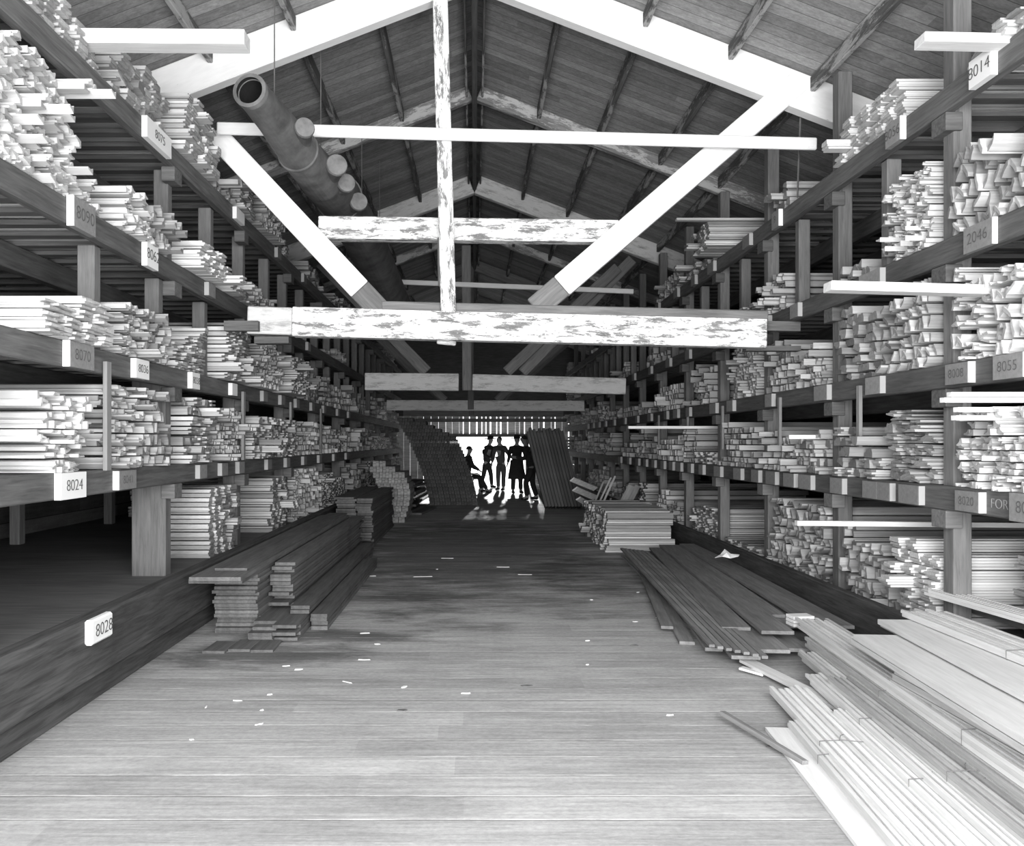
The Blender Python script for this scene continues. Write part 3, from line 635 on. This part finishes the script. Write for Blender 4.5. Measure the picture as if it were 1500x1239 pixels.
def strips(px, py, z, n, rows, wd, t_, length, yaw, mat, label, name='strip_bundle', ties=(.55,), jit=.12):
    """a tied bundle of thin strips; px,py marks the far left corner of its top"""
    Y = (CZ-z)*F/(py-VY); X = (px-VX)*Y/F
    e = empty(name, (X, Y, z), label, 'bundle', rz=-yaw)
    for j in range(rows):
        mb = MB()
        for i in range(n):
            a = R.uniform(-jit, jit)*.5; b = -length+R.uniform(-jit, jit)
            x0 = i*wd + R.uniform(0, .003); zt = -j*(t_+.001)
            r = .2
            mb.add([(x0, b, zt-t_), (x0+wd*.92, b, zt-t_), (x0+wd*.92, b, zt-t_*.45), (x0+wd*.6, b, zt-t_*.05), (x0+wd*.3, b, zt), (x0, b, zt)] + [(x0, a, zt-t_), (x0+wd*.92, a, zt-t_), (x0+wd*.92, a, zt-t_*.45), (x0+wd*.6, a, zt-t_*.05), (x0+wd*.3, a, zt), (x0, a, zt)],
                   [(0,1,2,3,4,5), (11,10,9,8,7,6)] + [(i_, 6+i_, 6+(i_+1)%6, (i_+1)%6) for i_ in range(6)])
        # rotate coordinates so grain (local x) follows the strip: child turned by 90 degrees
        mb.v = [(y_, -x_, z_) for x_, y_, z_ in mb.v]
        mb.obj('strips', mat, e, mat_of(e) @ Matrix.Rotation(math.pi/2, 4, 'Z'))
    for tt in ties:
        W_ = n*wd; H_ = rows*(t_+.001); y = -length*tt
        pts = [Vector((-.004, y, .004)), Vector((W_/2, y+.02, .006)), Vector((W_+.004, y, .004)), Vector((W_+.004, y, -H_)), Vector((-.004, y, -H_)), Vector((-.004, y, .004))]
        mb = MB(); mb.tube(pts, [.002]*6, 6); mb.tube([Vector((W_*.4, y+.01, .006)), Vector((W_*.5, y+.06, .014)), Vector((W_*.62, y+.1, .006))], [.0018]*3, 6)
        mb.obj('string', M['string'], e, mat_of(e))
    return e
strips(1168, 906, .27, 7, 3, .036, .022, 4.2, Yw, M['pale'], 'tied bundle of pale strips left of the nearer broad board')
strips(1178, 932, .2, 6, 3, .034, .022, 4.2, math.radians(4.8), M['stick'], 'tied bundle of grey strips just below the pale one in the right foreground', ties=(.3,))
strips(1172, 953, .16, 8, 3, .034, .02, 3.8, math.radians(5), M['stick'], 'tied bundle of grey strips third from the broad boards')
strips(1183, 985, .13, 7, 3, .034, .02, 3.4, math.radians(5.4), M['pale'], 'tied bundle of pale strips fourth from the broad boards', ties=(.25,))
strips(1210, 988, .17, 6, 3, .034, .02, 3.2, math.radians(4.6), M['stick'], 'tied bundle of grey strips lying on the fourth bundle from the broad boards', ties=(.45,))
strips(1128, 1006, .08, 6, 2, .04, .022, 3.0, math.radians(5.2), M['pale'], 'tied bundle of pale strips nearest the aisle in the right foreground', ties=(.3,))
strips(1222, 1040, .11, 8, 3, .03, .02, 2.6, math.radians(5.2), M['pale'], 'short tied bundle of pale strips at the bottom edge between two others', ties=(.35,))
strips(1152, 1052, .06, 4, 2, .036, .02, 2.4, math.radians(5.6), M['pale'], 'small tied bundle of pale strips at the bottom, next to the flat board', ties=(.22,))
fg(1122, 1066, .02, 2.0, math.radians(5), .3, .02, M['pale'], 'flat pale board on the floor at the very front of the right pile')
fg(1082, 965, .05, .0+1.1, math.radians(-12), .1, .02, M['pale'], 'pale board end slanting out of the fan towards the strips')
stick('board_offcut', P(1085, 978, 5.45)-Vector((0, 0, .0)), P(1120, 988, 5.35), .08, .015, M['pale'], 'flat pale offcut on the floor beside the slanting board', 'offcut')
stick('batten', P(1058, 1047, 4.5)+Vector((0, 0, .012)), P(1180, 1122, 3.85)+Vector((0, 0, .014)), .035, .025, M['brown'], 'thin dark batten lying askew on the floor at the front of the right pile', 'batten')
strips(1278, 814, .53, 7, 2, .032, .02, 3.6, math.radians(-6), M['stick'], 'tied bundle of grey strips resting on the right curb, farthest back', ties=(.4,))
strips(1362, 827, .55, 8, 2, .03, .02, 3.2, math.radians(-6), M['brown'], 'tied bundle of brown strips right of the farthest grey bundle', ties=(.15,))
strips(1320, 893, .506, 8, 2, .036, .02, 3.4, math.radians(0), M['pale'], 'tied bundle of pale strips beside the farther broad board', ties=(.3,))
strips(1354, 862, .53, 5, 2, .04, .022, 3.0, math.radians(-5), M['pale'], 'tied bundle of pale strips between the two grey ones at the right edge', ties=(.6,))
fg(1385, 880, .40, 3.0, math.radians(-3), .3, .03, M['brown'], 'brown board under the pale strips at the right edge')
# fillers that carry the foreground pile
for j in range(10):
    board(Vector((3.02, 1.6, .002+j*.04)), 3.0, 0.0, .62, .036, M['stick'], 'grey board in the body of the right foreground pile, by the rack', 'body of the right foreground pile')
for j in range(9):
    board(Vector((2.50, 1.5-.02*j, .002+j*.04)), 2.95, 0.0, .36, .036, M['stick'], 'grey board in the body of the right foreground pile, towards the aisle', 'body of the right foreground pile, aisle side')

# ------------------------------------------------------------------ lath piles far down the aisle
lm = MB()
for j in range(5):
    for i in range(2): lm.box(0, 1.1, i*.5+.01, i*.5+.49, j*.2+.01, j*.2+(.2 if j == 4 else .185))
def lath_mesh(mat, cw, ch): 
    mb = MB(); mb.v = [(x, y*cw, z*ch) for x, y, z in lm.v]; mb.f = lm.f; mb.m = lm.m; return mb.mesh('lath_bundle', mat)
def lath_pile(Y, cols, rows, cw, ch, curve, mat, where, yaw=0):
    me = lath_mesh(mat, cw, ch*.995)
    for c in range(cols):
        for r in range(rows(c) if callable(rows) else rows):
            t_ = r*ch
            x, tilt = curve(t_)
            m = Matrix.Translation((x+c*cw*1.02, Y+R.uniform(-.03, .03), t_+.002)) @ Matrix.Rotation(math.pi/2, 4, 'Z') @ Matrix.Diagonal((1, -.97, 1, 1))
            o = bpy.data.objects.new('lath_bundle', me); place(o, m)
            q = 'bottom row' if r == 0 else 'lower half' if t_ < .5 else 'upper half'
            tag(o, 'lath bundle in the %s of %s' % (q, where), 'bundle', '%s, %s' % (where, q))
lath_pile(15.6, 5, lambda c: (10, 11, 11, 10, 9)[c], .125, .112, lambda z: (-2.02 + .12*math.sin(z*2.6) - .28*max(0, z-.5)**1.3*1.0, 0), M['lath'], 'the pale bulging lath pile on the left')
lath_pile(20.0, 9, lambda c: (24, 24, 24, 23, 23, 22, 21, 20, 19)[c], .135, .093, lambda z: (-1.15 - .36*z**1.08 + .1*math.sin(z*1.5), 0), M['dark'], 'the tall dark leaning lath pile on the left')
# right: boards stood on end
for k in range(22):
    i = k % 11; j = k//11
    b = Vector((1.72+i*.078+.1*j, 18.8+.45*j, 0)); b.z = .045; top = b+Vector((-.42, .45, 1.84))*R.uniform(.96, 1.03)
    o = beam('board', b, top, .064, .3, M['dark'], side=Vector((0, 1, 0)), bevel=0)
    tag(o, 'dark board stood on end, %s of the stack right of the men' % ('front row' if j == 0 else 'back row'), 'board', 'upright boards, %s' % ('front row' if j == 0 else 'back row'))
for k, (a, b, w_) in enumerate((((868, 744), (884, 706), .03), ((874, 744), (895, 700), .03), ((880, 744), (901, 698), .035), ((908, 744), (925, 712), .12), ((918, 744), (934, 712), .1))):
    o = beam('board', P(*a, 14.6), P(*b, 15.2), w_, .03, M['stick'], side=Vector((.3, 1, 0)), bevel=0)
    tag(o, '%s from the left of five boards leaning behind the crosswise pile' % ('first', 'second', 'third', 'fourth', 'last')[k], 'board', 'leaning boards behind the crosswise pile')
    o2 = None
for k, (a, b, w_) in enumerate((((838, 702), (872, 716), .12), ((842, 716), (872, 729), .14), ((847, 730), (868, 742), .12))):
    o = beam('board', P(*a, 17.2), P(*b, 17.9), w_, .03, M['paper'], side=Vector((-.2, .6, .6)), bevel=0)
    tag(o, '%s of three bright slanting boards behind the dark upright stack' % ('topmost', 'middle', 'lowest')[k], 'board', 'bright slanting boards')
# low dark heaps between the left piles
for k in range(12):
    board(Vector((-1.8+R.uniform(0, .5), 17.2+R.uniform(-.2, .2), .06*k)), 1.8, R.uniform(-.15, .15), .3, .05, M['dark'], 'dark rough board in the heap between the pale and the dark lath piles', 'rough heap between the lath piles')

# ------------------------------------------------------------------ litter on the floor
def scrap(name, px, py, l_, w_, a, mat, label, cat='chip', h=.006):
    Y = CZ*F/(py-VY); X = (px-VX)*Y/F
    n = 5; poly = []
    for k in range(n):
        th = 2*math.pi*k/n; poly.append((math.cos(th)*l_/2*R.uniform(.5, 1.1), math.sin(th)*w_/2*R.uniform(.4, 1.0)))
    mb = MB(); mb.add([(x, y, 0) for x, y in poly] + [(x*.9, y*.9, h*R.uniform(.6, 1.4)) for x, y in poly], [tuple(range(n-1, -1, -1)), tuple(range(n, 2*n))] + [(i, (i+1)%n, n+(i+1)%n, n+i) for i in range(n)])
    return tag(mb.obj(name, mat, None, Matrix.Translation((X, Y, .001)) @ Matrix.Rotation(a, 4, 'Z')), label, cat, 'wood scraps on the floor')
def where_px(px, py):
    return '%s floor' % (('left' if px < 560 else 'middle' if px < 820 else 'right') + (' front' if py > 980 else ' middle' if py > 880 else ' far'))
for px, py, l_, w_, a in ((771, 842, .27, .025, -.05), (738, 831, .26, .02, 0), (534, 928, .09, .03, .1), (418, 976, .07, .03, .1), (437, 981, .08, .03, .3), (552, 944, .06, .03, 0), (530, 967, .12, .02, .0), (510, 1000, .13, .012, -.6), (592, 1007, .06, .03, .8),
        (302, 1036, .015, .09, 0), (380, 1061, .09, .02, .7), (348, 1027, .07, .015, 0), (996, 930, .1, .02, 0), (930, 911, .07, .015, 0), (934, 868, .05, .04, .5), (866, 879, .04, .03, 0), (384, 1041, .03, .02, 0), (395, 1018, .04, .02, .2), (280, 1084, .03, .02, 0), (545, 844, .09, .03, 0), (618, 845, .25, .012, .12), (655, 818, .25, .012, -.08), (683, 1016, .1, .02, 0), (980, 1048, .06, .02, 0), (860, 974, .03, .02, 0), (640, 834, .03, .02, 0), (1108, 932, .03, .02, 0), (860, 939, .05, .02, 0), (970, 905, .14, .02, 0)):
    scrap('wood_chip', px, py, l_, w_, a, M['chip'], 'pale wood splinter on the %s, %s across it' % (where_px(px, py), ('one tenth', 'one fifth', 'three tenths', 'two fifths', 'half', 'three fifths', 'seven tenths', 'four fifths')[min(7, int((px-250)/110))]))
for px, py in ((1133, 1095), (590, 1041), (770, 1005), (1380-450, 946)):
    scrap('bark_fragment', px, py, .1, .035, R.uniform(-.1, .1), M['dark'], 'small dark fragment of bark on the %s' % where_px(px, py), 'fragment')
pm = MB(); pts = [(-.13, 0, 0), (-.05, .05, .03), (0, .06, .09), (.06, .03, .04), (.16, .03, .03), (.13, -.03, .02), (.03, -.05, .0), (0, -.01, .06), (-.06, -.04, .02)]
pm.add(pts, [(0, 1, 8), (1, 2, 7, 8), (2, 3, 7), (3, 4, 5), (3, 5, 6, 7), (7, 6, 8)])
o = pm.obj('paper_scrap', M['paper'], None, Matrix.Translation(P(1064, 817, 9.0)+Vector((0, 0, 0)))); tag(o, 'crumpled white paper lying on the dark boards by the right curb', 'paper')
sm = o.modifiers.new('thick', 'SOLIDIFY'); sm.thickness = .004

# ------------------------------------------------------------------ people
def skin_mesh(name, verts, edges, rad, mat, parent, sub=2, m=None):
    me = bpy.data.meshes.new(name); me.from_pydata(verts, edges, []); me.materials.append(mat)
    o = bpy.data.objects.new(name, me); place(o, m if m is not None else mat_of(parent), parent)
    sk = o.modifiers.new('skin', 'SKIN'); sk.use_smooth_shade = True
    lay = me.skin_vertices[0].data
    for i, r in enumerate(rad): lay[i].radius = (r, r) if not isinstance(r, tuple) else r
    lay[0].use_root = True
    ss = o.modifiers.new('sub', 'SUBSURF'); ss.levels = sub; ss.render_levels = sub
    return o
def person(loc, yaw, label, hips=(0, 0, .93), lean=(0, 0), knees=None, feet=None, hands=None, elbows=None, long_coat=False, hat=True, turn=0, top='cloth', low='cloth', head=None):
    e = empty('person', loc, label, 'person', 'men by the far doorway', rz=yaw)
    H = Vector(hips); ch = H+Vector((lean[0]*.6, lean[1]*.6, .42)); sh = H+Vector((lean[0], lean[1], .52)); nk = sh+Vector((lean[0]*.1, lean[1]*.1, .09)); hd = nk+Vector((lean[0]*.1, .03+lean[1]*.15, .13))
    if head: hd = hd+Vector(head)
    knees = knees or ((-.11, .03, .49), (.11, .0, .49)); feet = feet or ((-.13, 0, .07), (.13, 0, .07))
    elbows = elbows or ((-.3, -.03, 1.17), (.3, -.03, 1.17)); hands = hands or ((-.3, .08, .93), (.3, .08, .93))
    V, E, Rd = [], [], []
    def v(p, r, par=None):
        V.append(tuple(p)); Rd.append(r)
        if par is not None: E.append((par, len(V)-1))
        return len(V)-1
    pel = v(H, (.12, .09)); sp = v(H+Vector((lean[0]*.3, lean[1]*.3, .2)), (.11, .085), pel); c_ = v(ch, (.15, .1), sp); s_ = v(sh, (.1, .09), c_); n_ = v(nk, .055, s_)
    jaw = v(hd-Vector((0, .0, .055)), (.062, .07), n_); hh = v(hd+Vector((0, -.005, .03)), (.078, .095), jaw); v(hd+Vector((0, -.01, .10)), (.06, .075), hh)
    v(hd+Vector((0, .105, -.0)), .014, hh); v(hd+Vector((.085, 0, .0)), .014, hh); v(hd+Vector((-.085, 0, .0)), .014, hh)
    arms = []; legs = []
    for i, sg in enumerate((-1, 1)):
        a = v(sh+Vector((sg*.18, 0, -.03)), .062, s_); el = v(elbows[i], .045, a); ha = Vector(hands[i]); wr = v(ha, .03, el)
        d = (ha-Vector(elbows[i])).normalized(); pl = v(ha+d*.07, (.038, .022), wr)
        sd = Vector((0, 1, 0)) if abs(d.y) < .7 else Vector((1, 0, 0)); sd = (sd-d*sd.dot(d)).normalized()
        for q, (o_, l_) in enumerate(((-.03, .065), (-.01, .08), (.01, .085), (.03, .07))): v(ha+d*(.08+l_)+sd*o_+Vector((-sg*.02, 0, 0)), .009, pl)
        v(ha+d*.07+sd*.06, .011, wr)
        arms.append((sh+Vector((sg*.18, 0, -.03)), Vector(elbows[i]), ha))
        hp = v(H+Vector((sg*.1, 0, -.08)), .075, pel); kn = v(knees[i], .062, hp); an = v(feet[i], .04, kn); ft = Vector(feet[i]); v(ft+Vector((sg*.02, .14, -.035)), (.04, .028), an); v(ft+Vector((0, -.05, -.03)), .035, an)
        legs.append((H+Vector((sg*.1, 0, -.08)), Vector(knees[i]), ft))
    skin_mesh('body', V, E, Rd, M['skin'], e)
    # jacket with sleeves
    Z = Vector
    V = [tuple(H+Z((0, 0, -.08))), tuple(H+Z((lean[0]*.3, lean[1]*.3, .2))), tuple(ch), tuple(sh+Z((0, 0, -.0))), tuple(nk+Z((0, 0, -.035)))]; E = [(0, 1), (1, 2), (2, 3), (3, 4)]; Rd = [(.2, .16), (.165, .135), (.2, .145), (.125, .11), .07]
    for a in arms:
        b = len(V); V += [tuple(a[0]), tuple(a[1]), tuple(a[2])]; Rd += [.085, .066, .052]; E += [(3, b), (b, b+1), (b+1, b+2)]
    j = skin_mesh('jacket', V, E, Rd, M[top], e)
    if long_coat:
        mb = MB(); prof_ = [(.20, .15, H.z+.12), (.22, .18, H.z-.1), (.26, .21, H.z-.3), (.28, .23, H.z-.47), (.27, .22, H.z-.475), (.2, .15, H.z+.05)]
        n = 20; vs = []; fs = []
        for a, b, z in prof_:
            vs += [(H.x+a*math.cos(2*math.pi*k/n)*(1+.05*math.sin(5*k)), H.y+b*math.sin(2*math.pi*k/n), z) for k in range(n)]
        for i in range(len(prof_)-1):
            for k in range(n): fs.append((i*n+k, i*n+(k+1)%n, (i+1)*n+(k+1)%n, (i+1)*n+k))
        mb.add(vs, fs); mb.obj('coat_skirt', M[top], e, mat_of(e), smooth=True)
    V = [tuple(H+Z((0, 0, .06))), tuple(H)]; E = [(0, 1)]; Rd = [(.16, .13), (.17, .14)]
    for l_ in legs:
        b = len(V); V += [tuple(l_[0]), tuple(l_[1]), tuple(l_[2]+Z((0, 0, .03)))]; Rd += [.115, .085, .068]; E += [(1, b), (b, b+1), (b+1, b+2)]
    skin_mesh('trousers', V, E, Rd, M[low], e)
    for i, sg in enumerate((-1, 1)):
        f = Z(feet[i]); skin_mesh('shoe', [tuple(f+Z((0, -.05, -.02))), tuple(f+Z((0, .06, -.02))), tuple(f+Z((sg*.02, .17, -.032)))], [(0, 1), (1, 2)], [.05, .05, .04], M['leather'], e)
    if hat:
        mb = MB(); n = 24; pr = [(.0, .17), (.07, .175), (.095, .15), (.1, .085), (.105, .07), (.19, .062), (.2, .075), (.19, .052), (.1, .05), (.095, .055)]
        vs = [(hd.x+r*math.cos(2*math.pi*k/n), hd.y-.005+r*1.12*math.sin(2*math.pi*k/n), hd.z+z) for r, z in pr for k in range(n)]; fs = []
        for i in range(len(pr)-1):
            for k in range(n): fs.append((i*n+k, (i+1)*n+k, (i+1)*n+(k+1)%n, i*n+(k+1)%n))
        mb.add(vs, fs); mb.obj('hat', M['felt'], e, mat_of(e), smooth=True)
    mb = MB(); n = 16; vs = []; fs = []
    for i in range(6):
        th = math.pi*.5*(1-i/5.0*1.1)
        for k in range(n): vs.append((hd.x+.088*math.cos(th)*math.cos(2*math.pi*k/n), hd.y-.022+.1*math.cos(th)*math.sin(2*math.pi*k/n), hd.z+.03+.1*math.sin(th)))
    for i in range(5):
        for k in range(n): fs.append((i*n+k, (i+1)*n+k, (i+1)*n+(k+1)%n, i*n+(k+1)%n))
    mb.add(vs, fs); mb.obj('hair', M['felt'], e, mat_of(e), smooth=True)
    return e
def at(px, Y): return ((px-VX)*Y/F, Y, 0)
person(at(757, 24.6), math.radians(180+15), 'man in a broad-brimmed hat and long dark coat, the largest figure in the aisle', long_coat=True, elbows=((-.34, .06, 1.16), (.3, .12, 1.18)), hands=((-.2, .28, 1.1), (.12, .32, 1.12)))
person(at(713, 27.5), math.radians(-120), 'man in a hat and round-shouldered dark jacket before the bright doorway', lean=(0, .1), knees=((-.12, .1, .5), (.1, -.06, .48)), feet=((-.14, .12, .07), (.12, -.18, .07)), elbows=((-.26, -.08, 1.16), (.26, .06, 1.16)), hands=((-.16, .15, 1.08), (.18, .25, 1.05)))
person(at(734, 26.2), math.radians(150), 'man without a hat in grey trousers, between the hatted men', hat=False, top='cloth2', low='cloth2', lean=(.02, .05), feet=((-.14, .1, .07), (.13, -.05, .07)))
person(at(779, 21.8), math.radians(80), 'dark figure beside the upright boards with one leg forward', hat=False, lean=(0, .16), knees=((-.1, .16, .5), (.1, .0, .48)), feet=((-.12, .12, .07), (.12, -.12, .07)), elbows=((-.26, .16, 1.16), (.26, .18, 1.14)), hands=((-.2, .42, 1.2), (.2, .42, 1.16)))
person(at(684, 25.0), math.radians(-78), 'seated man at the right edge of the dark leaning lath pile, one shoe stretched out', hips=(0, 0, .62), lean=(0, .05), hat=False, knees=((-.12, .42, .55), (.12, .4, .5)), feet=((-.13, .5, .07), (.14, .62, .07)), elbows=((-.28, .12, .88), (.28, .12, .88)), hands=((-.16, .36, .74), (.16, .36, .72)))
bx = MB().box(-.35, .25, -.35, .35, 0, .4).box(-.37, .27, -.37, .37, .4, .43).obj('packing_crate', M['dark'], None, Matrix.Translation(at(682, 25.0)), .01)
tag(bx, 'low dark crate under the seated man', 'crate')
